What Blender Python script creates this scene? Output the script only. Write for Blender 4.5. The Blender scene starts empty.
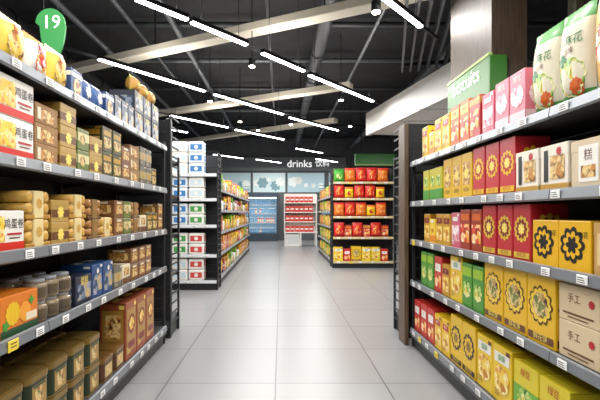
import bpy, bmesh, math, random
from mathutils import Vector, Matrix
random.seed(7)
scene = bpy.context.scene
COL = scene.collection
F = 433.0; HX, HY = 281.0, 213.0; CAMZ = 1.25

# ------------------------------------------------------------------ materials
MATS = {}
def hexc(h):
    h = h.lstrip('#')
    r = [int(h[i:i+2], 16)/255 for i in (0, 2, 4)]
    return tuple((c/12.92 if c <= .04045 else ((c+.055)/1.055)**2.4) for c in r)+(1,)
def mat(h, rough=.45, metal=0, emit=0, noise=0, scale=12, spec=None):
    key = (h, rough, metal, emit, noise, scale)
    if key in MATS: return MATS[key]
    m = bpy.data.materials.new('surface_'+h.lstrip('#'))
    m.use_nodes = True
    nt = m.node_tree; b = nt.nodes['Principled BSDF']
    c = hexc(h)
    b.inputs['Base Color'].default_value = c
    b.inputs['Roughness'].default_value = rough
    b.inputs['Metallic'].default_value = metal
    if emit:
        b.inputs['Emission Color'].default_value = c
        b.inputs['Emission Strength'].default_value = emit
    if noise:
        n = nt.nodes.new('ShaderNodeTexNoise'); n.inputs['Scale'].default_value = scale
        n.inputs['Detail'].default_value = 6
        tc = nt.nodes.new('ShaderNodeTexCoord')
        r = nt.nodes.new('ShaderNodeValToRGB')
        r.color_ramp.elements[0].position = .3; r.color_ramp.elements[1].position = .7
        r.color_ramp.elements[0].color = tuple(x*(1-noise) for x in c[:3])+(1,)
        r.color_ramp.elements[1].color = tuple(min(1, x*(1+noise)) for x in c[:3])+(1,)
        nt.links.new(tc.outputs['Object'], n.inputs['Vector'])
        nt.links.new(n.outputs['Fac'], r.inputs['Fac'])
        nt.links.new(r.outputs['Color'], b.inputs['Base Color'])
    MATS[key] = m
    return m
def foodmat(*cols, scale=28, off=0):
    """printed food picture: blobs of several colours"""
    m = bpy.data.materials.new('printed_picture'); m.use_nodes = True
    nt = m.node_tree; b = nt.nodes['Principled BSDF']; b.inputs['Roughness'].default_value = .4
    tc = nt.nodes.new('ShaderNodeTexCoord'); mp = nt.nodes.new('ShaderNodeMapping')
    mp.inputs['Location'].default_value = (off, off*1.7, off*.6)
    v = nt.nodes.new('ShaderNodeTexVoronoi'); v.inputs['Scale'].default_value = scale
    n = nt.nodes.new('ShaderNodeTexNoise'); n.inputs['Scale'].default_value = scale*.7; n.inputs['Detail'].default_value = 3
    sep = nt.nodes.new('ShaderNodeSeparateColor'); ad = nt.nodes.new('ShaderNodeMath'); ad.operation = 'MULTIPLY_ADD'
    ad.inputs[1].default_value = .55
    r = nt.nodes.new('ShaderNodeValToRGB'); r.color_ramp.interpolation = 'EASE'
    els = r.color_ramp.elements
    els[0].color = hexc(cols[0]); els[0].position = .2; els[1].color = hexc(cols[-1]); els[1].position = .85
    for i, c in enumerate(cols[1:-1]):
        e = els.new(.2+.65*(i+1)/(len(cols)-1)); e.color = hexc(c)
    nt.links.new(tc.outputs['Object'], mp.inputs['Vector']); nt.links.new(mp.outputs['Vector'], v.inputs['Vector']); nt.links.new(mp.outputs['Vector'], n.inputs['Vector'])
    nt.links.new(v.outputs['Color'], sep.inputs['Color']); nt.links.new(sep.outputs['Red'], ad.inputs[0]); nt.links.new(n.outputs['Fac'], ad.inputs[2])
    sub = nt.nodes.new('ShaderNodeMath'); sub.operation = 'SUBTRACT'; sub.inputs[1].default_value = .22
    nt.links.new(ad.outputs[0], sub.inputs[0]); nt.links.new(sub.outputs[0], r.inputs['Fac'])
    nt.links.new(r.outputs['Color'], b.inputs['Base Color'])
    return m
def wood(h1, h2):
    m = bpy.data.materials.new('wood_grain'); m.use_nodes = True
    nt = m.node_tree; b = nt.nodes['Principled BSDF']; b.inputs['Roughness'].default_value = .5
    tc = nt.nodes.new('ShaderNodeTexCoord'); mp = nt.nodes.new('ShaderNodeMapping')
    mp.inputs['Scale'].default_value = (14, 14, 1.2)
    n = nt.nodes.new('ShaderNodeTexNoise'); n.inputs['Scale'].default_value = 3; n.inputs['Detail'].default_value = 8
    r = nt.nodes.new('ShaderNodeValToRGB')
    r.color_ramp.elements[0].color = hexc(h1); r.color_ramp.elements[1].color = hexc(h2)
    r.color_ramp.elements[0].position = .35; r.color_ramp.elements[1].position = .65
    nt.links.new(tc.outputs['Object'], mp.inputs['Vector']); nt.links.new(mp.outputs['Vector'], n.inputs['Vector'])
    nt.links.new(n.outputs['Fac'], r.inputs['Fac']); nt.links.new(r.outputs['Color'], b.inputs['Base Color'])
    return m
def floor_mat():
    m = bpy.data.materials.new('floor_tiles'); m.use_nodes = True
    nt = m.node_tree; b = nt.nodes['Principled BSDF']
    tc = nt.nodes.new('ShaderNodeTexCoord')
    mp = nt.nodes.new('ShaderNodeMapping'); mp.inputs['Location'].default_value = (.04, .02, 0)
    br = nt.nodes.new('ShaderNodeTexBrick'); br.offset = 0; br.squash = 1
    br.inputs['Color1'].default_value = hexc('#8b8c8d'); br.inputs['Color2'].default_value = hexc('#868788')
    br.inputs['Mortar'].default_value = hexc('#4c4d4e')
    br.inputs['Scale'].default_value = 1; br.inputs['Mortar Size'].default_value = .005
    br.inputs['Mortar Smooth'].default_value = .1
    br.inputs['Brick Width'].default_value = .8; br.inputs['Row Height'].default_value = .8
    n = nt.nodes.new('ShaderNodeTexNoise'); n.inputs['Scale'].default_value = 14; n.inputs['Detail'].default_value = 4
    mx = nt.nodes.new('ShaderNodeMixRGB'); mx.blend_type = 'MULTIPLY'; mx.inputs['Fac'].default_value = .05
    r = nt.nodes.new('ShaderNodeValToRGB'); r.color_ramp.elements[0].color = (.6, .6, .6, 1)
    r.color_ramp.elements[0].position = .3; r.color_ramp.elements[1].position = .7
    nt.links.new(tc.outputs['Object'], mp.inputs['Vector']); nt.links.new(mp.outputs['Vector'], br.inputs['Vector'])
    nt.links.new(tc.outputs['Object'], n.inputs['Vector']); nt.links.new(n.outputs['Fac'], r.inputs['Fac'])
    nt.links.new(br.outputs['Color'], mx.inputs['Color1']); nt.links.new(r.outputs['Color'], mx.inputs['Color2'])
    nt.links.new(mx.outputs['Color'], b.inputs['Base Color'])
    b.inputs['Roughness'].default_value = .3
    return m

METAL = mat('#4a4c50', .45, .3)
METALD = mat('#2a2b2e', .5, .3)
RAIL = mat('#84898f', .35, .4)
WHITE = mat('#f2f0ea', .5)
TAGW = mat('#f4f4f2', .5); TAGY = mat('#f3d43a', .5)
BLACK = mat('#0b0b0c', .6)
CREAM = mat('#efe6d2', .6)

# ------------------------------------------------------------------ text cache
TXT = {}
def text_mesh(s, size):
    k = s
    if k not in TXT:
        cu = bpy.data.curves.new('t', 'FONT'); cu.body = s; cu.size = 1
        cu.align_x = 'CENTER'; cu.align_y = 'CENTER'; cu.resolution_u = 2
        o = bpy.data.objects.new('t', cu); COL.objects.link(o)
        bpy.context.view_layer.update()
        me = bpy.data.meshes.new_from_object(o.evaluated_get(bpy.context.evaluated_depsgraph_get()))
        vs = [(v.co.x, v.co.y) for v in me.vertices]; fs = [tuple(p.vertices) for p in me.polygons]
        bpy.data.objects.remove(o); bpy.data.curves.remove(cu); bpy.data.meshes.remove(me)
        TXT[k] = (vs, fs)
    vs, fs = TXT[k]
    return [(a*size, b*size) for a, b in vs], fs

# ------------------------------------------------------------------ mesh builder
class MB:
    def __init__(s): s.v = []; s.f = []; s.m = []; s.mats = []; s.sm = []
    def mi(s, m):
        if m not in s.mats: s.mats.append(m)
        return s.mats.index(m)
    def add(s, vs, fs, m, smooth=False):
        o = len(s.v); s.v += [tuple(v) for v in vs]; i = s.mi(m)
        for f in fs: s.f.append(tuple(o+j for j in f)); s.m.append(i); s.sm.append(smooth)
    def box(s, x0, x1, y0, y1, z0, z1, m, bev=0, seg=1, vert=False):
        if bev <= 0:
            vs = [(x0,y0,z0),(x1,y0,z0),(x1,y1,z0),(x0,y1,z0),(x0,y0,z1),(x1,y0,z1),(x1,y1,z1),(x0,y1,z1)]
            s.add(vs, [(0,3,2,1),(4,5,6,7),(0,1,5,4),(1,2,6,5),(2,3,7,6),(3,0,4,7)], m); return
        bm = bmesh.new(); bmesh.ops.create_cube(bm, size=1)
        for v in bm.verts:
            v.co = Vector(((x0+x1)/2+v.co.x*(x1-x0), (y0+y1)/2+v.co.y*(y1-y0), (z0+z1)/2+v.co.z*(z1-z0)))
        es = [e for e in bm.edges if (not vert) or abs(e.verts[0].co.z-e.verts[1].co.z) > 1e-5]
        bmesh.ops.bevel(bm, geom=es, offset=bev, segments=seg, profile=.5, affect='EDGES')
        bm.verts.index_update()
        s.add([v.co[:] for v in bm.verts], [[v.index for v in f.verts] for f in bm.faces], m)
        bm.free()
    def lathe(s, prof, m, n=16, c=(0,0,0), axis='z', smooth=True):
        vs = []; fs = []
        for r, z in prof:
            for i in range(n):
                a = 2*math.pi*i/n; p = (r*math.cos(a), r*math.sin(a), z)
                if axis == 'x': p = (z, p[0], p[1])
                if axis == 'y': p = (p[1], z, p[0])
                vs.append((p[0]+c[0], p[1]+c[1], p[2]+c[2]))
        for k in range(len(prof)-1):
            for i in range(n):
                j = (i+1) % n; fs.append((k*n+i, k*n+j, (k+1)*n+j, (k+1)*n+i))
        s.add(vs, fs, m, smooth)
        s.add([vs[i] for i in range(n)], [tuple(reversed(range(n)))], m)
        s.add([vs[(len(prof)-1)*n+i] for i in range(n)], [tuple(range(n))], m)
    def flat(s, pts, fs, fn, m):
        s.add([fn(a, b) for a, b in pts], fs, m)
    def mesh(s, name):
        me = bpy.data.meshes.new(name); me.from_pydata(s.v, [], s.f)
        for m in s.mats: me.materials.append(m)
        for p, i, sm in zip(me.polygons, s.m, s.sm): p.material_index = i; p.use_smooth = sm
        me.update(); return me

def obj(name, me, loc=(0,0,0), rot=0, parent=None, label=None, cat=None, group=None, kind=None):
    o = bpy.data.objects.new(name, me); COL.objects.link(o)
    o.location = loc; o.rotation_euler = (0, 0, rot)
    if parent: o.parent = parent
    if label: o['label'] = label
    if cat: o['category'] = cat
    if group: o['group'] = group
    if kind: o['kind'] = kind
    return o

def rose(r, n, amp, k=6):
    N = n*k
    return [((r*(1-amp+amp*abs(math.cos(n*math.pi*i/N))))*math.cos(2*math.pi*i/N), (r*(1-amp+amp*abs(math.cos(n*math.pi*i/N))))*math.sin(2*math.pi*i/N)) for i in range(N)]

# ------------------------------------------------------------------ products
SKU = {}
def facefn(face, w, d, h, e):
    if face == 'front': return lambda a, b: (a, -d/2-e, b)
    if face == 'left': return lambda a, b: (-w/2-e, -a, b)
    if face == 'right': return lambda a, b: (w/2+e, a, b)
    return lambda a, b: (a, b-h/2, h+e)
def decorate(mb, w, d, h, deco, off=.0):
    lay = .0012+off
    for dc in deco:
        typ, faces = dc[0], dc[1]
        if faces == 'all': faces = ('front', 'left', 'right')
        elif faces == 'sides': faces = ('left', 'right')
        elif isinstance(faces, str): faces = (faces,)
        lay += .0002
        for fc in faces:
            fn = facefn(fc, w, d, h, lay)
            W = d if fc in ('left', 'right') else w
            Hh = d if fc == 'top' else h
            base = (h/2-d/2) if fc == 'top' else 0
            if typ == 'rect':
                _, _, cx, cz, rw, rh, m = dc
                x, z = cx*W, base+cz*Hh; a, b = min(rw, .985)*W/2, rh*Hh/2
                mb.flat([(x-a, z-b), (x+a, z-b), (x+a, z+b), (x-a, z+b)], [(0,1,2,3)], fn, m)
            elif typ == 'rose':
                _, _, cx, cz, r, m, n, amp = dc
                R = r*min(W, Hh); pts = [(cx*W+p[0], base+cz*Hh+p[1]) for p in rose(R, n, amp)]
                c = [(cx*W, base+cz*Hh)]+pts; N = len(pts)
                mb.flat(c, [(0, i+1, (i+1) % N+1) for i in range(N)], fn, m)
            elif typ == 'text':
                _, _, st, size, cx, cz, m = dc
                vs, fs = text_mesh(st, size*min(W, Hh)); mb.flat([(a+cx*W, b+base+cz*Hh) for a, b in vs], fs, fn, m)
def carton(key, w, d, h, base, deco=(), lid=.0, name='food_carton', label='', cat='box', bev=.004, lines=None):
    mb = MB()
    mb.box(-w/2, w/2, -d/2, d/2, 0, h, base, bev, 2)
    if lid:
        mb.box(-w/2-.0012, w/2+.0012, -d/2-.0012, d/2+.0012, h*(1-lid), h+.001, base, .003, 1)
    ex = [('rect', 'top', 0, .12, .9, .012, METALD), ('rect', 'sides', .0, .985, .9, .006, METALD)]
    if lines:
        for k, ww in enumerate((.34, .26, .3)): ex.append(('rect', 'all', -.26, .2-.04*k, ww, .014, lines))
        ex.append(('rect', 'all', .34, .93, .2, .07, lines))
        ex.append(('rect', 'top', 0, .6, .6, .25, lines))
    decorate(mb, w, d, h, list(deco[:1])+ex+list(deco[1:]))
    SKU[key] = dict(me=mb.mesh(name), w=w+.007, d=d+.006, h=h+.0018, name=name, label=label, cat=cat)
def bag(key, w, t, h, base, label='', deco=(), band=None, oval=None, name='snack_bag'):
    mb = MB(); nx, nz = 14, 18
    def thick(u, v):
        cu = max(0, 1-abs(u)**2.6)**.6; vv = abs(v)
        cv = 0 if vv > .9 else (1-(vv/.9)**3)**.6
        return t/2*cu*cv*(1+.07*math.sin(7*u+5*v))+.001
    for sgn in (-1, 1):
        vs = []
        for j in range(nz+1):
            v = -1+2*j/nz
            for i in range(nx+1):
                u = -1+2*i/nx
                ww = w/2*(1-.05*(1-abs(v))**.5)
                zz = h/2*(1+v)+ (.003 if (i % 2 and j == nz) else 0)
                vs.append((u*ww, sgn*thick(u, v), zz))
        for j in range(nz):
            for i in range(nx):
                v = -1+2*(j+.5)/nz; u = -1+2*(i+.5)/nx
                m = base
                if band and (v > .7 or v < -.8): m = band
                if oval and (u/.75)**2+((v+.1)/.5)**2 < 1 and sgn < 0: m = oval
                a = j*(nx+1)+i; f = (a, a+1, a+nx+2, a+nx+1)
                if sgn > 0: f = f[::-1]
                mb.add([vs[k] for k in f], [(0,1,2,3)], m, True)
    for dc in deco:
        if dc[0] == 'text':
            _, st, size, cx, cz, m = dc
            vs, fs = text_mesh(st, size); pts = [(a+cx*w/2, b+h/2+cz*h/2) for a, b in vs]
        else:
            _, r, cx, cz, m, n, amp = dc
            p = rose(r, n, amp); pts = [(cx*w/2, h/2+cz*h/2)]+[(a+cx*w/2, b+h/2+cz*h/2) for a, b in p]; N = len(p)
            fs = [(0, i+1, (i+1) % N+1) for i in range(N)]
        dc_e = .003 if dc[0] == 'text' else .002
        mb.add([(a, -thick(max(-1, min(1, a/(w/2))), max(-1, min(1, (b-h/2)/(h/2))))-dc_e, b) for a, b in pts], fs, m)
    me = mb.mesh(name)
    bm = bmesh.new(); bm.from_mesh(me); bmesh.ops.remove_doubles(bm, verts=bm.verts, dist=.00005); bm.to_mesh(me); bm.free()
    SKU[key] = dict(me=me, w=w, d=t+.006, h=h+.003, name=name, label=label, cat='bag of snacks')
def tin(key, w, d, h, base, lidm, deco, label):
    mb = MB()
    mb.box(-w/2, w/2, -d/2, d/2, 0, h*.8, base, .036, 5, True)
    mb.box(-w/2-.003, w/2+.003, -d/2-.003, d/2+.003, h*.8, h-.004, lidm, .038, 5, True)
    mb.box(-w/2+.008, w/2-.008, -d/2+.008, d/2-.008, h-.004, h, lidm, .03, 5, True)
    mb.box(-w/2-.002, w/2+.002, -d/2-.002, d/2+.002, 0, .008, lidm, .037, 5, True)
    decorate(mb, w, d, h, deco, .0005)
    SKU[key] = dict(me=mb.mesh('biscuit_tin'), w=w+.008, d=d+.007, h=h+.0005, name='biscuit_tin', label=label, cat='tin')
def rolls(key, w, d, h, cm, tray, lab, label):
    mb = MB()
    mb.box(-w/2, w/2, -d/2, d/2, 0, h*.16, tray, .003)
    r = h*.84/4
    for k in range(2):
        n = max(3, int(w/(2*r)))
        for i in range(n):
            cx = -w/2+(i+.5)*w/n
            mb.lathe([(r*.55, -d/2+.002), (r*.97, -d/2+.006), (r*.97, d/2-.006), (r*.55, d/2-.002)], cm, 12, (cx, 0, h*.16+r+2*r*k*.98), 'y')
    mb.box(-w*.2, w*.2, -d/2-.001, d/2+.001, h*.02, h-.0005, lab, .004)
    decorate(mb, w, d, h, [('rose', 'front', 0, .55, .2, cm, 8, .3)], .001)
    SKU[key] = dict(me=mb.mesh('egg_roll_pack'), w=w, d=d+.004, h=h, name='egg_roll_pack', label=label, cat='biscuits')
def jar(key, r, h, body, cap, lab, label, name='glass_jar'):
    mb = MB()
    mb.lathe([(r*.9, 0), (r, .008), (r, h*.72), (r*.85, h*.8), (r*.7, h*.84)], body, 18)
    mb.lathe([(r*.78, h*.84), (r*.8, h*.86), (r*.8, h*.99), (r*.74, h)], cap, 18)
    mb.lathe([(r*1.01, h*.15), (r*1.015, h*.16), (r*1.015, h*.62), (r*1.01, h*.63)], lab, 18)
    SKU[key] = dict(me=mb.mesh(name), w=2*r*1.02, d=2*r*1.02, h=h, name=name, label=label, cat='jar')

def M(h, r=.4): return mat(h, r)
yel, gold, red, org, pink = M('#edbf14'), M('#c0922f'), M('#b81c22'), M('#e0661e'), M('#d9566a')
grn, dgrn, lime, blue, navy = M('#3f9a35'), M('#1f4a2c'), M('#9cc52c'), M('#2f5fa8'), M('#1c2a4a')
wht, crm, tan, kraft, brn = M('#f4f1ea'), M('#e9ddbf'), M('#cda878'), mat('#9f7950', .7, noise=.1), M('#6b4226')
blk, dred, teal, lyel = M('#15120f'), M('#7e1418'), M('#2a8f8a'), M('#f7dd6a')
FB = foodmat('#5a3418', '#c88a3c', '#f0d08a', '#8a5a2a', scale=34)          # baked
FC = foodmat('#3a2a1c', '#a8763c', '#e8c888', '#6a7a3a', scale=30, off=3)
FY = foodmat('#c87a14', '#f6d040', '#fff0b0', '#e89a1c', scale=26, off=5)
FR = foodmat('#8a1016', '#e0382a', '#f6b03a', '#fff0d8', scale=26, off=8)
FP = foodmat('#b83a52', '#f6c8d2', '#fff4f0', '#e07a90', scale=24, off=2)
FG = foodmat('#2a6a24', '#8cc03a', '#f0f0b0', '#e8c830', scale=26, off=4)
FD = foodmat('#101822', '#2c4468', '#8a9ab0', '#c8a868', scale=24, off=6)

carton('eggroll', .25, .17, .168, wht, [('rect','all',0,.12,1,.2,M('#d92b1c')),('rect','all',-.26,.55,.44,.62,FY),('text','front','鸡蛋卷',.27,.21,.66,blk),('text','sides','鸡蛋卷',.22,.16,.72,blk),('rect','all',.22,.42,.4,.05,red),('rect','all',.22,.32,.3,.03,brn)], label='white egg roll carton with red base stripe and yellow picture', name='egg_roll_carton')
carton('kraftA', .2, .19, .092, kraft, [('rect','all',0,.45,.6,.6,FB),('rect','all',-.36,.5,.14,.6,crm)], .3, label='low kraft-brown biscuit carton with cookie picture')
carton('kraftB', .17, .19, .11, M('#b8954c'), [('rect','all',0,.4,1,.35,brn),('rose','front',0,.45,.3,lyel,8,.3),('rect','sides',0,.4,.6,.3,FB)], .3, label='golden biscuit carton with dark brown band')
carton('olive', .15, .18, .16, M('#4b4d2c'), [('rect','all',0,.75,.8,.2,gold),('rect','all',0,.36,.8,.4,FC)], label='dark olive biscuit carton with gold label', lines=gold)
carton('brownC', .16, .18, .12, M('#7d5433'), [('rect','all',0,.5,.75,.5,FB),('rect','all',0,.88,.5,.12,crm)], .25, label='brown pastry carton with biscuit picture')
carton('greyC', .14, .18, .15, M('#6a6658'), [('rect','all',0,.5,1,.4,M('#b8a878')),('rose','front',0,.5,.22,gold,9,.3)], label='grey-brown carton with beige band', lines=crm)
carton('greenC', .14, .18, .12, M('#6c7a3a'), [('rect','all',0,.6,1,.4,M('#d8d09a')),('rose','all',-.1,.5,.26,FC,7,.1)], label='moss green carton with pale band')
carton('blueB', .13, .16, .15, M('#28457c'), [('rect','all',0,.8,1,.16,wht),('rose','all',0,.4,.33,FB,14,.04)], label='blue cookie carton with white top band')
carton('navyB', .12, .17, .17, navy, [('rect','all',0,.35,.9,.45,FD),('text','front','COOKIES',.16,0,.8,wht)], label='navy blue cookie carton with picture panel', lines=tan)
carton('orangepic', .27, .19, .17, M('#e07a1c'), [('rect','all',0,.1,1,.2,dgrn),('rose','all',-.2,.55,.3,yel,12,.15),('rose','all',.12,.5,.26,M('#f4a028'),12,.1),('rose','all',.3,.75,.12,grn,4,.5),('rose','all',-.38,.3,.14,grn,5,.5),('rect','all',.3,.35,.3,.2,crm)], label='orange gift carton printed with oranges and green leaves')
carton('blueflat', .15, .2, .2, M('#2c4f86'), [('rect','all',0,.45,.8,.5,FD),('rose','front',0,.8,.12,wht,8,.3)], label='bright blue cookie carton with picture panel', lines=wht)
carton('creamC', .16, .18, .14, crm, [('rect','all',0,.2,1,.3,brn),('rect','all',0,.65,.6,.4,FB)], label='cream carton with brown base band')
carton('tallgold', .22, .19, .42, M('#9c5030'), [('rect','all',0,.5,.8,.75,M('#b0853a')),('rose','front',0,.6,.34,dred,12,.2),('rose','front',0,.6,.24,FY,8,.2),('rect','all',0,.24,.6,.12,dred),('rect','sides',0,.6,.6,.4,FB)], label='tall reddish gold gift carton with round emblem', name='gift_carton', lines=lyel)
carton('darkstack', .2, .2, .16, M('#23283a'), [('rect','all',0,.45,.8,.55,FD),('text','front','蛋糕',.3,0,.8,lyel)], label='dark blue cake carton with picture panel')
# right side
carton('pinkR', .15, .19, .27, M('#e2788c'), [('rect','all',0,.12,1,.18,M('#f6c8d0')),('rose','all',0,.52,.4,FP,14,.06),('text','front','威化',.26,0,.86,wht)], label='pink wafer carton with pale round picture')
carton('redR', .15, .19, .27, M('#c43c3c'), [('rect','all',0,.88,1,.16,gold),('rect','all',0,.46,.8,.45,FR)], label='red wafer carton with gold top', lines=lyel)
carton('pinkS', .15, .19, .25, M('#d8607a'), [('rect','all',0,.42,.8,.45,FP),('rect','all',0,.82,.6,.12,wht)], label='pink strawberry biscuit carton with pale picture', lines=wht)
carton('orangeR', .15, .19, .29, M('#dc6a24'), [('rect','all',0,.8,.8,.2,lyel),('rect','all',0,.38,.85,.45,FR),('text','front','香酥',.22,0,.8,dred)], label='orange biscuit carton with yellow label')
carton('yellowR', .15, .19, .27, yel, [('rect','all',0,.4,.8,.45,FY),('rect','all',0,.78,.7,.16,red),('text','front','饼干',.2,0,.78,wht)], label='yellow biscuit carton with red label', lines=brn)
carton('yellowlow', .13, .19, .2, M('#f0cc2e'), [('rect','all',0,.2,1,.25,M('#e88a1a')),('rose','all',0,.6,.28,FY,8,.1),('rect','all',0,.9,.5,.1,wht)], label='yellow carton with round picture')
carton('whitetan', .21, .19, .2, M('#d9c5a6'), [('rect','all',0,.5,.55,.75,wht),('text','front','糕',.26,0,.66,brn),('rect','all',0,.34,.4,.25,FB)], .25, label='tan pastry carton with white label', name='pastry_carton')
carton('whiteR', .2, .19, .21, M('#f0e8d8'), [('rect','all',0,.08,1,.14,gold),('rect','all',-.28,.55,.16,.7,blk),('rect','all',.14,.5,.5,.5,FB),('rose','all',.2,.84,.1,red,9,.3)], .25, label='white pastry carton with black vertical label', name='pastry_carton')
flowerR = lambda a, b, c: [('rose','all',0,.56,.44,a,12,.18),('rose','all',0,.56,.34,b,10,.3),('rose','all',0,.56,.2,c,8,.35),('rect','all',0,.1,.9,.1,a),('text','front','鲜花饼',.17,0,.1,b)]
carton('redflower', .16, .19, .31, M('#c42a34'), flowerR(yel, red, lyel), label='red flower cake carton with yellow flower emblem', name='flower_cake_carton')
carton('redflowerS', .16, .19, .295, M('#bc2430'), flowerR(M('#e0bc3c'), dred, lyel), label='deep red flower cake carton with gold flower emblem', name='flower_cake_carton')
carton('yellowlabel', .16, .19, .3, M('#e6b820'), [('rect','all',0,.55,.7,.5,FB),('rose','all',0,.55,.22,lyel,8,.3),('text','front','绿豆糕',.18,0,.18,brn)], label='yellow cake carton with bronze picture')
carton('yellowgreen', .14, .19, .26, M('#cfc42a'), [('rect','all',0,.2,1,.3,grn),('rose','all',0,.6,.36,FG,10,.1)], label='yellow-green carton with round picture')
carton('blackemb', .2, .19, .215, M('#ecb516'), [('rose','all',-.05,.52,.4,blk,9,.2),('rose','all',-.05,.52,.3,M('#ecb516'),9,.3),('rose','all',-.05,.52,.2,blk,6,.4),('text','all','麻花',.15,.3,.72,blk)], label='yellow carton with black brush-drawn round emblem')
carton('tanR', .2, .19, .21, M('#c59a5c'), [('rect','all',0,.5,.8,.6,M('#e3c791')),('rose','all',-.1,.45,.2,FB,10,.05),('text','front','酥饼',.22,.2,.6,brn)], .25, label='tan pastry carton with cream panel')
carton('darkorange', .15, .19, .27, M('#a03420'), [('rect','all',0,.82,.8,.16,org),('rect','all',0,.42,.85,.45,FR)], label='brick-red carton with food picture')
carton('goldlow', .14, .19, .24, M('#cc9824'), [('rect','all',0,.78,.8,.18,dred),('rect','all',0,.38,.8,.45,FY),('text','front','饼',.16,0,.78,lyel)], label='golden carton with dark red label')
carton('kraftpale', .25, .19, .16, M('#dcc6a0'), [('text','front','手工',.26,-.1,.62,brn),('rect','all',0,.22,.75,.05,brn),('rect','all',0,.12,.5,.03,brn),('rose','sides',0,.6,.2,FB,9,.1),('rose','front',.33,.6,.11,red,8,.2)], label='pale kraft carton with brown brush lettering')
carton('yelflower', .22, .19, .335, M('#e8b822'), [('rose','all',0,.56,.44,M('#5b3b12'),12,.18),('rose','all',0,.56,.38,M('#f0cc40'),12,.15),('rose','all',0,.56,.29,FC,10,.12),('rect','all',0,.1,.9,.1,brn),('text','front','鲜花饼',.17,0,.1,lyel)], label='large yellow flower cake carton with brown flower emblem', name='flower_cake_carton')
carton('yelplain', .2, .19, .32, M('#f0ca28'), [('rect','all',0,.8,.8,.18,wht),('text','front','蛋酥',.2,0,.8,grn),('rose','all',0,.42,.4,FY,14,.05)], label='bright yellow egg biscuit carton with white panel', lines=brn)
carton('greenR', .15, .19, .29, M('#4a9430'), [('rect','all',0,.82,.9,.2,lime),('rose','all',0,.42,.4,FG,8,.15)], label='green carton with round food picture')
carton('greenY', .22, .19, .3, M('#e4ce28'), [('rect','all',0,.3,1,.6,M('#6cb032')),('rose','all',0,.36,.34,FG,9,.1),('text','front','绿豆',.2,0,.84,red)], label='yellow and green mung bean cake carton')
carton('yelbig', .2, .19, .34, M('#ecc020'), flowerR(blk, yel, M('#8a6a10')), label='yellow carton with dark flower emblem', name='flower_cake_carton')
carton('redlow', .16, .19, .28, M('#c42c22'), [('rect','all',0,.7,.7,.22,wht),('rect','all',0,.32,.8,.34,FR),('text','front','红',.2,0,.7,red)], label='red carton with white label')
bag('bagcream', .19, .08, .21, M('#efe3cc'), 'cream snack bag with orange picture', [('rose',.06,0,-.2,FY,9,.1),('text','薯片',.05,0,.38,dred)], M('#e2902e'))
bag('bagclear', .18, .08, .2, M('#eec648'), 'yellow snack bag with biscuit picture', [('rose',.06,0,-.15,FB,9,.1),('text','酥',.05,0,.45,red)], M('#f2ead4'))
bag('bagwhite', .17, .08, .19, M('#f1eee8'), 'white snack bag with red lettering', [('text','脆',.06,0,.35,red),('rose',.045,.0,-.3,FR,8,.1)], M('#e8a05c'))
bag('bagblue', .15, .07, .15, M('#3a5f9a'), 'blue snack bag with white print', [('rose',.035,0,0,wht,8,.3)], M('#22406e'))
bag('bagteal', .21, .1, .41, M('#e6dfc6'), 'tall cream snack bag with green top and orange pictures', [('rose',.085,0,-.45,FG,12,.08),('rose',.04,.3,-.68,org,10,.15),('rose',.03,-.4,-.05,M('#2a7a4a'),4,.5),('text','小麻花',.05,0,.3,M('#2a7a4a')),('text','原味',.035,0,.08,brn)], M('#54a04a'))
bag('bagorange', .21, .1, .43, M('#e8b04a'), 'tall orange-yellow snack bag with pale oval', [('rose',.07,0,-.25,FR,10,.1),('text','香脆',.06,0,.12,red),('text','小米',.045,0,.6,red)], M('#e8dfc8'), M('#f6ecd8'))
bag('bagred', .24, .1, .33, M('#d8241c'), 'red snack bag with yellow round print', [('rose',.08,0,-.15,FR,10,.1),('text','辣',.06,0,.4,yel)], M('#c01818'))
bag('baggreen', .24, .1, .3, M('#3aa02e'), 'green snack bag with yellow round print', [('rose',.07,0,-.1,FG,10,.2)], M('#2c8426'))
bag('bagorg', .24, .1, .32, M('#e8741c'), 'orange snack bag with red round print', [('rose',.07,0,-.15,FR,10,.1),('text','脆',.06,0,.4,lyel)], M('#d8351c'))
bag('bagyel', .2, .09, .26, M('#f2c81e'), 'yellow snack bag with red round print', [('rose',.05,0,-.1,red,10,.2)], M('#e2621c'))
bag('bread', .17, .1, .12, M('#d8a24a'), 'bread roll in golden wrapper', [('rose',.03,0,0,lyel,8,.2)], M('#c4cf4a'), name='bread_pack')
tin('tingold', .19, .19, .17, mat('#2f3a26', .3, .4), mat('#8f7238', .35, .6), [('rect','all',0,.4,.6,.6,M('#a8843c')),('rose','all',0,.4,.24,FC,10,.1),('rect','all',0,.66,.5,.06,dgrn)], 'dark green rounded biscuit tin with gold lid and label')
tin('tindark', .19, .19, .15, mat('#5c3a22', .3, .4), mat('#8e6a34', .3, .7), [('rect','all',0,.4,.6,.5,M('#d0b070')),('rose','all',0,.4,.18,FB,10,.1)], 'brown rounded biscuit tin with bronze lid')
rolls('rollgold', .2, .16, .13, M('#d0a24a'), M('#b8862c'), M('#e8d49a'), 'clear pack of golden egg rolls with cream band')
rolls('rollbrown', .18, .16, .12, M('#a8743a'), M('#5c3c1e'), M('#8a6a3a'), 'pack of brown biscuit rolls with dark tray')
jar('jardark', .05, .2, mat('#2a1a12', .15), M('#1a1a1c'), M('#4a3a22'), 'dark brown glass jar with black cap')
jar('jarclear', .055, .1, mat('#8a7a60', .15), M('#8c9094'), M('#5c5040'), 'small round tub of cookies with grey lid', 'cookie_tub')
def tissue(key, base, a, label, w=.25, h=.175):
    carton(key, w, .2, h, base, [('rect','all',0,.5,.75,.5,a),('rose','all',0,.5,.2,wht,8,.3)], name='tissue_pack', label=label, cat='tissue pack', bev=.02)
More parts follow.
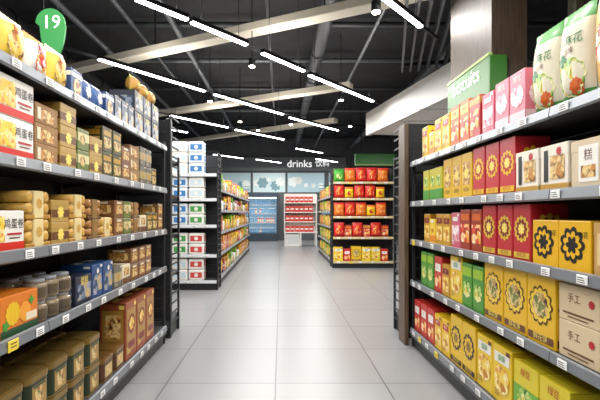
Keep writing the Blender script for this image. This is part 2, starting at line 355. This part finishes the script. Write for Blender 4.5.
tissue('tisW', wht, M('#cfe3ee'), 'white tissue pack with pale blue print'); tissue('tisG', wht, M('#48a04a'), 'white tissue pack with green print')
tissue('tisR', wht, M('#d8453a'), 'white tissue pack with red print'); tissue('tisB', M('#e8eef2'), M('#3b7fc0'), 'white tissue pack with blue print')
jar('bottle', .04, .24, mat('#3a8fc8', .2), M('#f0f0f0'), M('#8fb8d8'), 'blue drink bottle with white cap', 'drink_bottle')
jar('bottleR', .04, .24, mat('#c8382a', .2), M('#f0f0f0'), M('#f8e8d0'), 'red drink bottle with white cap', 'drink_bottle')

def put(key, x, y, z, rot, group, jit=.012):
    s = SKU[key]
    return obj(s['name'], s['me'], (x, y, z), rot+random.uniform(-jit, jit), label=s['label'], cat=s['cat'], group=group)
GAP = .004
def row(side, z, items, group):
    for it in items:
        key, y, cnt, stack, rows = it
        s = SKU[key]
        for i in range(cnt):
            yc = y+(i+.5)*(s['w']+GAP)
            for r in range(rows):
                if side == 'L': xc = -1.115-s['d']/2-r*(s['d']+.012); rot = math.pi/2
                else: xc = 1.235+s['d']/2+r*(s['d']+.012); rot = -math.pi/2
                off = random.uniform(0, .008)*(1 if side == 'R' else -1)
                for k in range(stack):
                    put(key, xc+off, yc, z+k*s['h'], rot, group, .008)
def seq(y0, *its):
    out = []; y = y0
    for it in its:
        key, cnt, stack, rows = it
        out.append((key, y, cnt, stack, rows)); y += cnt*(SKU[key]['w']+GAP)+.005
    return out

# ------------------------------------------------------------------ gondola builder (local: width=X, front=-Y at y=0)
def gondola(name, L, D, H, decks, loc, rot, bays, label, endpanels=True, tagstep=.27, group=None, railm=None, shelfmat=None):
    root = obj(name, None, loc, rot, label=label, cat='store shelf', group=group)
    sm = shelfmat or METAL
    mb = MB()
    mb.box(0, L, .03, D, 0, .10, METALD, .004)
    mb.box(0, L, 0, D, .10, decks[0], sm, .004)
    obj('base', mb.mesh('base'), parent=root)
    mb = MB(); mb.box(0, L, D-.02, D, decks[0]+.002, H-.02, METALD)
    for i in range(int(H/.12)): mb.box(.01, L-.01, D-.024, D-.02, .25+i*.12, .254+i*.12, METAL)
    obj('back_panel', mb.mesh('back_panel'), parent=root)
    up = MB(); up.box(-.02, .02, -.012, .012, 0, H, sm, .004)
    for i in range(int(H/.06)): up.box(-.006, .006, -.014, -.012, .05+i*.06, .075+i*.06, BLACK)
    upm = up.mesh('upright')
    for b in range(bays+1):
        obj('upright', upm, (min(max(L*b/bays, .02), L-.02), D-.036, 0), parent=root)
    if endpanels:
        mb = MB()
        mb.box(-.02, 0, D-.06, D, 0, H, METALD, .003); mb.box(-.02, 0, .02, .05, 0, decks[-1]+.05, METALD, .003)
        for i in range(int(H/.1)): mb.box(-.016, -.004, .03, D-.03, .12+i*.1, .135+i*.1, METALD)
        me = mb.mesh('end_frame')
        obj('end_frame', me, parent=root); obj('end_frame', me, (L+.02, 0, 0), parent=root)
    tg = MB(); tg.box(-.032, .032, -.004, 0, -.019, .019, TAGW, .002)
    for k in range(3): tg.box(-.024, .012+.004*k, -.0045, -.004, .006-k*.009, .009-k*.009, METALD)
    tgw = tg.mesh('price_tag')
    tg = MB(); tg.box(-.035, .035, -.004, 0, -.026, .02, TAGY, .002)
    for k in range(2): tg.box(-.02, .02, -.0045, -.004, .004-k*.014, .008-k*.014, METALD)
    tgy = tg.mesh('price_tag')
    for li, z in enumerate(decks):
        mb = MB()
        if li:
            mb.box(.004, L-.004, .012, D-.03, z-.025, z, sm, .003)
            for b in range(bays+1):
                bx = min(max(L*b/bays, .006), L-.01)
                mb.add([(bx, .3, z-.026), (bx+.004, .3, z-.026), (bx+.004, D-.03, z-.026), (bx, D-.03, z-.026), (bx, .3, z-.03), (bx+.004, .3, z-.03), (bx+.004, D-.03, z-.06), (bx, D-.03, z-.06)], [(0,1,2,3),(7,6,5,4),(4,5,1,0),(5,6,2,1),(6,7,3,2),(7,4,0,3)], METALD)
        else:
            mb.box(.004, L-.004, .012, D-.03, z+.0002, z+.004, sm)
        sh = obj('shelf', mb.mesh('shelf'), parent=root)
        mb = MB()
        pr = [(.012, z+.010), (0, z+.006), (-.006, z-.036), (.004, z-.044), (.012, z-.04)]
        for b in range(bays):
            x0, x1 = L*b/bays+.003, L*(b+1)/bays-.003; n = len(pr)
            vs = [(x0, p[0], p[1]) for p in pr]+[(x1, p[0], p[1]) for p in pr]
            mb.add(vs, [tuple(range(n)), tuple(reversed(range(n, 2*n)))]+[(i, i+n, (i+1) % n+n, (i+1) % n) for i in range(n)], railm or RAIL)
        obj('price_rail', mb.mesh('price_rail'), parent=sh)
        x = .12
        while tagstep and x < L-.08:
            y = random.random() < .06
            obj('price_tag', tgy if y else tgw, (x, -.006, z-.017), parent=sh, label='yellow price tag' if y else None)
            x += tagstep*random.uniform(.6, 1.2)
    return root

LD = [.17, .735, 1.09, 1.48, 1.88]
RD = [.17, .62, 1.0, 1.35, 1.72]
gondola('gondola_shelf', 3.15, .51, 2.14, LD, (-1.09, .98, 0), math.pi/2, 3, 'dark grey metal store shelf stocked with biscuit cartons and tins')
gondola('gondola_shelf', 3.15, .51, 2.06, RD, (1.21, 4.05, 0), -math.pi/2, 3, 'dark grey metal store shelf stocked with red and yellow cake cartons')

# ------------------------------------------------------------------ left products
g = 'biscuits and tins on the dark aisle shelf'
row('L', 1.882, seq(1.36, ('bagcream',2,1,2),('bagclear',1,1,2),('bagwhite',1,1,2),('bagclear',1,1,2),('blueB',1,1,1),('bagblue',2,1,1),('blueB',1,1,1),('navyB',3,1,1)), g)
row('L', 1.882, seq(3.33, ('darkstack',3,2,1)), g)
for i in range(3): put('bread', -1.115-.06, 3.44+i*.2, 1.884+2*SKU['darkstack']['h'], math.pi/2, g)
row('L', 1.482, seq(1.45, ('eggroll',2,2,1),('kraftA',1,3,1),('kraftB',1,3,1),('greenC',1,2,1),('kraftB',1,2,1),('olive',2,2,1),('brownC',1,2,1),('kraftA',1,3,1),('greyC',2,2,1),('olive',1,1,1)), g)
row('L', 1.092, seq(1.38, ('eggroll',2,1,1),('rollgold',1,2,1),('kraftB',1,2,1),('rollgold',1,2,1),('rollbrown',1,2,1),('rollgold',1,1,1),('brownC',1,2,1),('greenC',1,2,1),('rollbrown',1,2,1),('creamC',1,1,1),('olive',2,1,1),('brownC',1,2,1)), g)
row('L', .737, seq(1.5, ('jardark',2,1,2),('orangepic',1,1,1),('jarclear',3,2,2),('darkstack',1,1,1),('blueflat',2,1,1),('greyC',1,1,2),('creamC',1,1,2),('brownC',3,2,1)), g)
row('L', .1745, seq(1.7, ('tingold',5,2,2),('tindark',2,1,2),('tallgold',3,1,1)), g)
# ------------------------------------------------------------------ right products
g = 'cake and biscuit cartons on the dark aisle shelf'
row('R', 1.722, seq(1.33, ('bagorange',2,1,1),('bagteal',2,1,1),('pinkR',2,1,1),('pinkS',1,1,1),('redR',1,1,1),('orangeR',2,1,1),('yellowR',2,1,1),('yellowlow',1,1,1),('yellowR',1,1,1)), g)
row('R', 1.352, seq(1.42, ('whitetan',2,1,1),('whiteR',2,1,1),('redflower',3,1,1),('yellowlabel',3,1,1),('yellowgreen',3,1,1)), g)
row('R', 1.002, seq(1.3, ('tanR',2,1,1),('blackemb',2,1,1),('redflowerS',3,1,1),('darkorange',2,1,1),('pinkS',1,1,1),('goldlow',2,1,1),('yellowlow',1,1,1),('goldlow',1,1,1)), g)
row('R', .622, seq(1.42, ('kraftpale',1,2,2),('kraftpale',1,2,2),('yelflower',3,1,1),('greenR',2,1,1),('yelplain',1,1,1),('goldlow',1,1,1),('redlow',1,1,1),('greenR',2,1,1)), g)
row('R', .1745, seq(1.86, ('greenY',2,1,2),('yelplain',2,1,2),('yelbig',2,1,2),('yellowR',2,1,2),('redlow',3,1,2)), g)

# ------------------------------------------------------------------ end cap units
EC = [.17, .62, 1.02, 1.42, 1.8]
gondola('end_cap_shelf', 1.0, .4, 2.2, EC, (-1.12, 4.72, 0), math.pi, 1, 'dark grey end shelf unit with slatted side frame')
gondola('end_cap_shelf', 1.0, .4, 2.16, EC, (2.24, 4.72, 0), math.pi, 1, 'dark grey end shelf unit beside the cake shelf')
wd = wood('#4a3a2c', '#6b5540')
mb = MB(); mb.box(1.165, 1.205, 4.085, 4.29, 0.0, 2.1, wd, .004)
obj('side_panel_board', mb.mesh('side_panel_board'), label='narrow brown wooden panel on the shelf end', cat='panel')

def backrow(x0, x1, y, z, keys, group, stack=1):
    x = x0
    i = 0
    while True:
        k = keys[i % len(keys)]; s = SKU[k]
        if x+s['w'] > x1: break
        for t in range(stack): put(k, x+s['w']/2, y+s['d']/2+.03, z+t*s['h'], 0, group, .012)
        x += s['w']+.01; i += 1
# ------------------------------------------------------------------ middle-left run
ME = [.15, .57, 1.05, 1.48, 1.88]
gondola('end_cap_shelf', 1.02, .4, 2.25, ME, (-2.06, 7.0, 0), 0, 1, 'grey end shelf stacked with white tissue packs', railm=mat('#d6d9dc', .4))
g = 'tissue packs on the end shelf'
for z, ks, st in zip(ME, [['tisW','tisR'],['tisR','tisG','tisW'],['tisG','tisB','tisW'],['tisW','tisB','tisG'],['tisW','tisB']], (2, 2, 2, 2, 3)):
    backrow(-2.04, -1.05, 6.99, z+.002 if z > .2 else z+.0045, ks[::-1], g, st)
MD = [.15, .55, .92, 1.3, 1.66]
gondola('gondola_shelf', 7.0, .46, 2.1, MD, (-1.04, 7.46, 0), math.pi/2, 7, 'long grey store shelf with mixed colourful snack packs', tagstep=.5)
g = 'mixed packs on the long far shelf'
for z in MD:
    y = 7.5
    while y < 14.2:
        k = random.choice(['yellowlow','orangeR','redR','creamC','brownC','greenR','bagyel','yellowR','kraftB','goldlow','tisW','blueB','pinkS'])
        s = SKU[k]; put(k, -1.07-s['d']/2, y+s['w']/2, z+.0045, math.pi/2, g); y += s['w']+.012
# ------------------------------------------------------------------ middle-right run
RE = [.15, .70, 1.17, 1.58, 1.95]
gondola('end_cap_shelf', 1.42, .42, 2.3, RE, (1.18, 9.8, 0), 0, 1, 'end shelf filled with red, orange and yellow snack bags', railm=mat('#c9b98a', .4))
g = 'snack bags and boxes on the far end shelf'
for z, ks in zip(RE, [['yelplain','redlow','yelflower','yelplain'],['bagred','darkorange','bagred','redR'],['bagorg','bagred','bagorg','bagyel'],['bagred','bagyel','bagred'],['baggreen','bagorg','bagred','bagred','bagorg']]):
    backrow(1.2, 2.6, 9.79, z+.002 if z > .2 else z+.0045, ks, g)
for i, k in enumerate(['bagorg', 'bagred', 'bagorg', 'baggreen', 'bagred']):
    o = put(k, 1.34+i*.26, 10.06, 1.952, 0, g, .02)
gondola('gondola_shelf', 3.5, .46, 2.1, MD, (1.18, 13.8, 0), -math.pi/2, 3, 'grey store shelf with green and yellow snack packs', tagstep=.5)
g = 'packs on the far aisle shelf'
for z in MD:
    y = 10.38
    while y < 13.5:
        k = random.choice(['yellowlow','greenR','yellowgreen','bagyel','redR','goldlow'])
        s = SKU[k]; put(k, 1.21+s['d']/2, y+s['w']/2, z+.0045, -math.pi/2, g); y += s['w']+.012

# ------------------------------------------------------------------ white display stand with red packs
root = obj('display_stand', None, (.12, 16.2, 0), label='white tiered display stand holding red packs', cat='display stand')
mb = MB(); mb.box(0, 1.25, 0, .8, .5, .54, WHITE, .006); obj('table_top', mb.mesh('table_top'), parent=root)
lg = MB(); lg.box(-.025, .025, -.025, .025, 0, .5, WHITE, .004); lg = lg.mesh('leg')
for x in (.04, .62, 1.2):
    for y in (.05, .75): obj('leg', lg, (x, y, 0), parent=root)
mb = MB(); mb.box(0, 1.25, .74, .78, .54, 2.0, WHITE, .004); mb.box(0, .03, .3, .74, .54, 1.95, WHITE); mb.box(1.22, 1.25, .3, .74, .54, 1.95, WHITE)
obj('back_panel', mb.mesh('back_panel'), parent=root)
for z in (.9, 1.26, 1.62):
    mb = MB(); mb.box(.03, 1.22, .3, .74, z, z+.03, WHITE, .004); obj('shelf', mb.mesh('shelf'), parent=root)
carton('redpk', .16, .14, .22, M('#cf2a20'), [('rect','all',0,.5,.7,.25,wht)], label='small red pack with white label')
for z, yy in ((.541, 16.2), (.931, 16.48), (1.291, 16.48), (1.651, 16.48)): backrow(.17, 1.34, yy, z, ['redpk'], 'red packs on the white stand')
mb = MB(); mb.box(0, .5, 0, .35, 0, .45, WHITE, .01); mb.box(.04, .46, -.004, 0, .08, .38, M('#d8dcdf'), 0)
obj('white_crate', mb.mesh('white_crate'), (.2, 16.3, 0), label='white storage crate under the display stand', cat='crate')

# ------------------------------------------------------------------ coolers along the back wall
cool = mat('#9cc4e0', .4, emit=.35); coolf = mat('#2b3a48', .4)
for cx in (-3.8, -1.95, 1.75):
    root = obj('refrigerated_display', None, (cx, 19.2, 0), label='open refrigerated drinks display glowing blue-white', cat='fridge', group='coolers along the back wall')
    mb = MB(); mb.box(0, 1.8, 0, .75, 0, .35, coolf, .01); mb.box(0, 1.8, 0, .75, 1.95, 2.15, coolf, .01)
    mb.box(0, .05, 0, .75, .35, 1.95, coolf); mb.box(1.75, 1.8, 0, .75, .35, 1.95, coolf)
    obj('cabinet', mb.mesh('cabinet'), parent=root)
    mb = MB(); mb.box(.05, 1.75, .7, .75, .35, 1.95, cool); obj('light_panel', mb.mesh('light_panel'), parent=root)
    mb = MB(); mb.box(.06, 1.74, .02, .06, 1.9, 1.945, mat('#dff0ff', .4, emit=4)); obj('lamp', mb.mesh('lamp'), parent=root)
    for z in (.8, 1.2, 1.6):
        mb = MB(); mb.box(.05, 1.75, .2, .7, z, z+.02, WHITE); obj('shelf', mb.mesh('shelf'), parent=root)
    if cx < 1:
        for z in (.351, .821, 1.221, 1.621):
            x = cx+.12; k = 'bottle'
            while x < cx+1.65:
                if random.random() < .3: k = random.choice(['bottle', 'bottle', 'bottleR'])
                if random.random() < .85: put(k, x, 19.5, z, 0, 'drink bottles in the coolers', 0)
                x += .1

# ------------------------------------------------------------------ room
def struct(name, me, **k): return obj(name, me, kind='structure', **k)
mb = MB(); mb.box(-8, 8, -4, 20, -.05, 0, floor_mat()); struct('floor', mb.mesh('floor'))
mb = MB(); mb.box(-8, 8, -4, 20, 4.7, 4.8, mat('#222326', .9, noise=.3, scale=3)); struct('ceiling', mb.mesh('ceiling'))
wm = mat('#7f8082', .7, noise=.05, scale=4)
mb = MB(); mb.box(-8, 8, 20, 20.1, 0, 4.7, mat('#5c5f63', .7, noise=.08, scale=3)); struct('wall_back', mb.mesh('wall_back'))
mb = MB(); mb.box(-8, 8, -4.1, -4, 0, 4.7, wm); struct('wall_front', mb.mesh('wall_front'))
mb = MB(); mb.box(-8.1, -8, -4, 20, 0, 4.7, wm); struct('wall_left', mb.mesh('wall_left'))
mb = MB(); mb.box(8, 8.1, -4, 20, 0, 4.7, wm); struct('wall_right', mb.mesh('wall_right'))
root = obj('department_sign', None, (-.6, 19.9, 3.2), label='grey fascia sign reading drinks in white letters', cat='sign')
mb = MB(); mb.box(-3.2, 3.6, 0, .1, 0, .62, mat('#85898d', .5), .01); obj('sign_board', mb.mesh('sign_board'), parent=root)
LET = mat('#ffffff', .5, emit=1.0)  # white letters with added glow to stay bright, not lit signs
def text_obj(s, size, m, parent, loc, rot, name='lettering'):
    vs, fs = text_mesh(s, size); mb = MB()
    mb.add([(a, 0, b) for a, b in vs], fs, m)
    return obj(name, mb.mesh(name), loc, rot, parent=parent)
text_obj('drinks', .47, LET, root, (1.45, -.02, .3), 0)
text_obj('饮料', .33, LET, root, (2.5, -.02, .3), 0)
for i, (px, w, c1, c2) in enumerate([(-2.9, 1.5, '#a9c3c9', '#5f8fa6'), (-1.3, 1.5, '#c4d8da', '#6f97a0'), (.3, 1.7, '#a5c2cc', '#d8dcd6'), (2.2, 1.2, '#8faab6', '#b9c8c4')]):
    mb = MB(); mb.box(0, w, 0, .04, 0, .9, mat(c1, .4, emit=.25), .01)  # poster colours glow slightly, standing in for light on the dim wall
    for j in range(5):
        r = random.uniform(.1, .26); cxx = w*(j+.5)/5; cxx = min(max(cxx, r), w-r); cz = random.uniform(.3, .6)
        p = rose(r, 5+j, .3); N = len(p)
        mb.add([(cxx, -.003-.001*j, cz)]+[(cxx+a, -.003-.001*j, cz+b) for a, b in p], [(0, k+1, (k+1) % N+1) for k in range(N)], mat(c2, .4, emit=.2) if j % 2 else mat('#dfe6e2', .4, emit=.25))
    obj('wall_poster', mb.mesh('wall_poster'), (px, 19.94, 2.2), label='pale blue wall poster with picture shapes above coolers', cat='poster', group='posters over the coolers')
mb = MB(); mb.box(2.5, 3.9, 14.6, 14.7, 2.85, 3.25, M('#3f8f3a'), .01); mb.box(2.5, 3.9, 14.59, 14.6, 2.85, 2.9, M('#a5cf6a'))
for x in (2.7, 3.7): mb.box(x, x+.02, 14.64, 14.66, 3.25, 4.7, METALD)
obj('hanging_sign', mb.mesh('hanging_sign'), label='green hanging sign board over far aisle', cat='sign')

# column with biscuits sign
root = obj('wall_column', None, (1.78, 3.66, 0), label='brown wood-clad column with green biscuits sign', cat='column')
mb = MB(); mb.box(0, .3, 0, .88, 0, 4.7, wood('#32271d', '#4c3b2b')); obj('cladding', mb.mesh('cladding'), parent=root)
sg = M('#2f6e1f')
mb = MB(); mb.box(-.03, 0, -.01, .89, 2.12, 2.58, sg, .006); mb.box(-.034, 0, -.014, .894, 2.582, 2.602, M('#a9cf6a'))
mb.box(-.03, .12, -.03, -.001, 2.12, 2.58, sg, .006)
obj('sign_board', mb.mesh('sign_board'), parent=root)
text_obj('biscuits', .2, LET, root, (-.037, .44, 2.48), -math.pi/2)
mb = MB(); mb.box(2.25, 3.6, 3.3, 3.4, 0, 4.7, wood('#2b2a22', '#4a4636')); struct('wall_side', mb.mesh('wall_side'))
mb = MB(); mb.box(2.0, 2.55, 2.5, 3.28, 2.95, 4.7, WHITE, .02); struct('trim_1', mb.mesh('trim_1'))

def cp(px, py, z):
    d = F*(z-CAMZ)/(HY-py); return Vector(((px-HX)/F*d, d, z))
def bar(p, q, w, h, m, bev=.0):
    d = (q-p); L = d.length; mb = MB(); mb.box(0, L, -w/2, w/2, 0, h, m, bev)
    return mb.mesh('bar'), p, math.atan2(d.y, d.x)
p, q = Vector((1.97, 9.8, 3.0)), Vector((2.62, 6.2, 3.0))
me, l, r = bar(p, q, .1, .5, mat('#f2f0ea', .5)); struct('trim_2', me, loc=l, rot=r)
me, l, r = bar(p+Vector((.9, 0, .0)), q+Vector((.9, 0, 0)), 1.7, .06, WHITE); struct('trim_3', me, loc=l, rot=r)
for a, b, z, e0, e1 in [((112, 64), (400, 2), 3.9, 1.5, 1.0), ((178, 113), (338, 90), 3.9, 2.5, .3), ((205, 140), (330, 123), 3.9, 2, .2)]:
    A, B = cp(*a, z), cp(*b, z); d = (B-A).normalized()
    me, l, r = bar(A-d*e0, B+d*e1, .24, .12, CREAM, .01)
    obj('ceiling_beam', me, l, r, label='cream painted beam crossing the dark open ceiling', cat='beam', group='cream ceiling beams')
    for t in (.2, .8):
        pp = A.lerp(B, t); mb = MB(); mb.lathe([(.012, 0), (.012, 4.7-z-.12)], METALD, 8)
        obj('hanger_rod', mb.mesh('hanger_rod'), (pp.x, pp.y, z+.12), label='thin dark ceiling hanger rod', cat='rod', group='ceiling rods')

# linear lights
LZ = 3.4; PW = 38
DIF = mat('#ffffff', .5, emit=14)
def fixture(A, B, power=PW, up=0):
    d = B-A; L = d.length; r = math.atan2(d.y, d.x)
    root = obj('linear_light', None, A, r, label='slim white linear ceiling light', cat='ceiling light', group='linear ceiling lights')
    mb = MB(); mb.box(0, L, -.035, .035, .02, .07, METALD, .004)
    for x in (.15, L-.15): mb.lathe([(.004, .07), (.004, 4.7-LZ)], METALD, 6, (x, 0, 0))
    obj('housing', mb.mesh('housing'), parent=root)
    mb = MB(); mb.box(.01, L-.01, -.026, .026, 0, .02, DIF); obj('diffuser', mb.mesh('diffuser'), parent=root)
    ld = bpy.data.lights.new('tube', 'AREA'); ld.shape = 'RECTANGLE'; ld.size = L-.02; ld.size_y = .05; ld.energy = power*L; ld.color = (1, .975, .94)
    lo = bpy.data.objects.new('light', ld); COL.objects.link(lo); lo.parent = root; lo.location = (L/2, 0, -.003)
    if up:  # added upward fill, brightens the beams and pipes above the fixtures
        ld = bpy.data.lights.new('ceiling_fill', 'AREA'); ld.shape = 'RECTANGLE'; ld.size = L-.02; ld.size_y = .05; ld.energy = up*L; ld.color = (1, .95, .88)
        lo = bpy.data.objects.new('light', ld); COL.objects.link(lo); lo.parent = root; lo.location = (L/2, 0, .075); lo.rotation_euler = (math.pi, 0, 0)
lines = [[(135,0,188,21),(191,23,247,46),(262,54,304,72),(309,76,373,102)],
         [(98,60,205,92),(214,95,283,115),(289,118,338,131)],
         [(170,116,228,128),(235,130,284,140)],
         [(380,-4,421,28)]]
for ln in lines:
    for i, (x0, y0, x1, y1) in enumerate(ln): fixture(cp(x0, y0, LZ), cp(x1, y1, LZ), up=9)
    A, B = cp(ln[0][0], ln[0][1], LZ+.09), cp(ln[-1][2], ln[-1][3], LZ+.09)
    d = (B-A).normalized()
    me, l, r = bar(A-d*1.0, B+d*.5, .03, .04, METALD)
    obj('light_track', me, l+Vector((0, 0, .01)), r, label='thin dark track above the ceiling lights', cat='track', group='light tracks')
dd = Vector((.66, .753, 0))
for ox, oy in [(-1.2, .9), (.2, 2.2), (-2.6, -.8), (.9, -.3), (2.2, 1.2), (-.3, -1.7)]:
    A = Vector((ox, oy, LZ)); fixture(A, A+dd*1.3)  # unseen fixtures added overhead and behind the camera to light product fronts
for ox, oy in [(-3.5, 10.5), (.5, 14.5), (-2.5, 16), (3.2, 11), (-1.0, 17.5), (1.4, 17.3)]:
    A = Vector((ox, oy, LZ)); fixture(A, A+dd*1.5)  # extra fixtures added to brighten the middle and back of the store
# track spotlights
SL = mat('#fff4dc', .4, emit=30)
for px, py in [(252,62),(341,97),(210,98),(291,122),(258,128),(240,119),(376,6),(350,124)]:
    P = cp(px, py, 3.45)
    root = obj('track_spotlight', None, P, random.uniform(0, 1), label='small black ceiling spotlight switched on', cat='spotlight', group='ceiling spotlights')
    mb = MB(); mb.lathe([(.045, -.06), (.05, -.055), (.05, .05), (.03, .07), (.008, .08), (.008, 1.2)], METALD, 14); obj('housing', mb.mesh('housing'), parent=root)
    mb = MB(); mb.lathe([(.04, -.075), (.043, -.06)], SL, 14); obj('lens', mb.mesh('lens'), parent=root)
def pipe(A, B, r, m, label, name='ceiling_pipe'):
    d = B-A; L = d.length; mb = MB(); mb.lathe([(r, 0), (r, L)], m, 16, axis='x')
    k = .8
    while k < L: mb.lathe([(r*1.15, k), (r*1.15, k+.04)], m, 16, axis='x'); k += 1.6
    obj(name, mb.mesh(name), A, math.atan2(d.y, d.x), label=label, cat='pipe', group='ceiling pipes and ducts')
PD = mat('#3a3d41', .5, .2); PG = mat('#6b6f73', .4, .5); PB = mat('#222427', .6)
for i, (x, z, r, m) in enumerate([(-4.2, 4.2, .16, PB), (-3.3, 4.35, .05, PG), (-2.4, 4.3, .04, PD), (-1.8, 4.4, .05, PG), (-.2, 4.25, .03, PD), (.7, 4.3, .12, PD), (1.5, 4.2, .03, PG), (3.1, 4.2, .12, PD)]):
    pipe(Vector((x, 1, z)), Vector((x, 19.5, z)), r, m, 'dark pipe running along the open ceiling')
for i, y in enumerate([4.6, 5.9, 7.6, 9.4, 11.5, 14, 16.5]):
    pipe(Vector((-7, y, 4.56)), Vector((7, y, 4.56)), .045, PG if i % 2 else PD, 'grey pipe crossing the open ceiling')
mb = MB(); mb.box(-.3, .3, 0, 10, 0, .3, PD, .02)
for k in range(12): mb.box(-.32, .32, .4+k*.8, .44+k*.8, -.02, .32, PG)
for y in (.42, 4.42, 9.22):
    for x in (-.31, .3): mb.box(x, x+.01, y-.01, y+.01, .3, .55, METALD)
obj('air_duct', mb.mesh('air_duct'), (-5.2, 6, 4.15), label='dark rectangular air duct with flanged joints', cat='duct')
mb = MB()
for k in range(9): mb.box(k*.14, k*.14+.03, 0, 2.6, 0, .12, mat('#5a5d60', .5))
mb.box(-.03, 1.2, 0, .03, .1, .16, PD); mb.box(-.03, 1.2, 2.57, 2.6, .1, .16, PD)
obj('ceiling_louvre', mb.mesh('ceiling_louvre'), (1.5, 5.2, 3.75), -.25, label='dark grey slatted ceiling louvre', cat='louvre')

# aisle number sign
root = obj('aisle_sign', None, (-1.33, 2.5, 2.29), label='green leaf-shaped aisle sign with number 19', cat='sign')
mb = MB(); pts = []
N = 40
for i in range(N):
    a = 2*math.pi*i/N
    r = .083
    x, z = r*math.cos(a), .055+r*math.sin(a)
    if math.sin(a) < -.1: z -= .14*(-math.sin(a)-.1)*(1 if math.cos(a) > -.9 else .6); x = x*.9+.014
    pts.append((x, z))
vs = [(x, -.008, z) for x, z in pts]+[(x, .008, z) for x, z in pts]
mb.add(vs, [tuple(range(N)), tuple(reversed(range(N, 2*N)))]+[((i+1) % N, i, i+N, (i+1) % N+N) for i in range(N)], mat('#35a04e', .4, emit=.15))
obj('sign_board', mb.mesh('sign_board'), parent=root)
text_obj('19', .11, LET, root, (.01, -.012, .055), 0)
mb = MB()
for x in (-.04, .04): mb.lathe([(.002, .12), (.002, 4.7-2.29)], METALD, 6, (x, 0, 0))
obj('hanging_wire', mb.mesh('hanging_wire'), parent=root)

# ------------------------------------------------------------------ world, camera
w = bpy.data.worlds.new('world'); scene.world = w; w.use_nodes = True
w.node_tree.nodes['Background'].inputs['Color'].default_value = (.5, .52, .55, 1)
w.node_tree.nodes['Background'].inputs['Strength'].default_value = .3
cam = bpy.data.cameras.new('camera'); co = bpy.data.objects.new('camera', cam); COL.objects.link(co)
co.location = (0, 0, CAMZ); co.rotation_euler = (math.pi/2, 0, 0)
cam.sensor_width = 36; cam.lens = F/600*36; cam.shift_x = (300-HX)/600; cam.shift_y = (HY-200)/600
cam.clip_end = 100
scene.camera = co
scene.view_settings.view_transform = 'Standard'
scene.view_settings.look = 'None'
scene.view_settings.gamma = 1.04
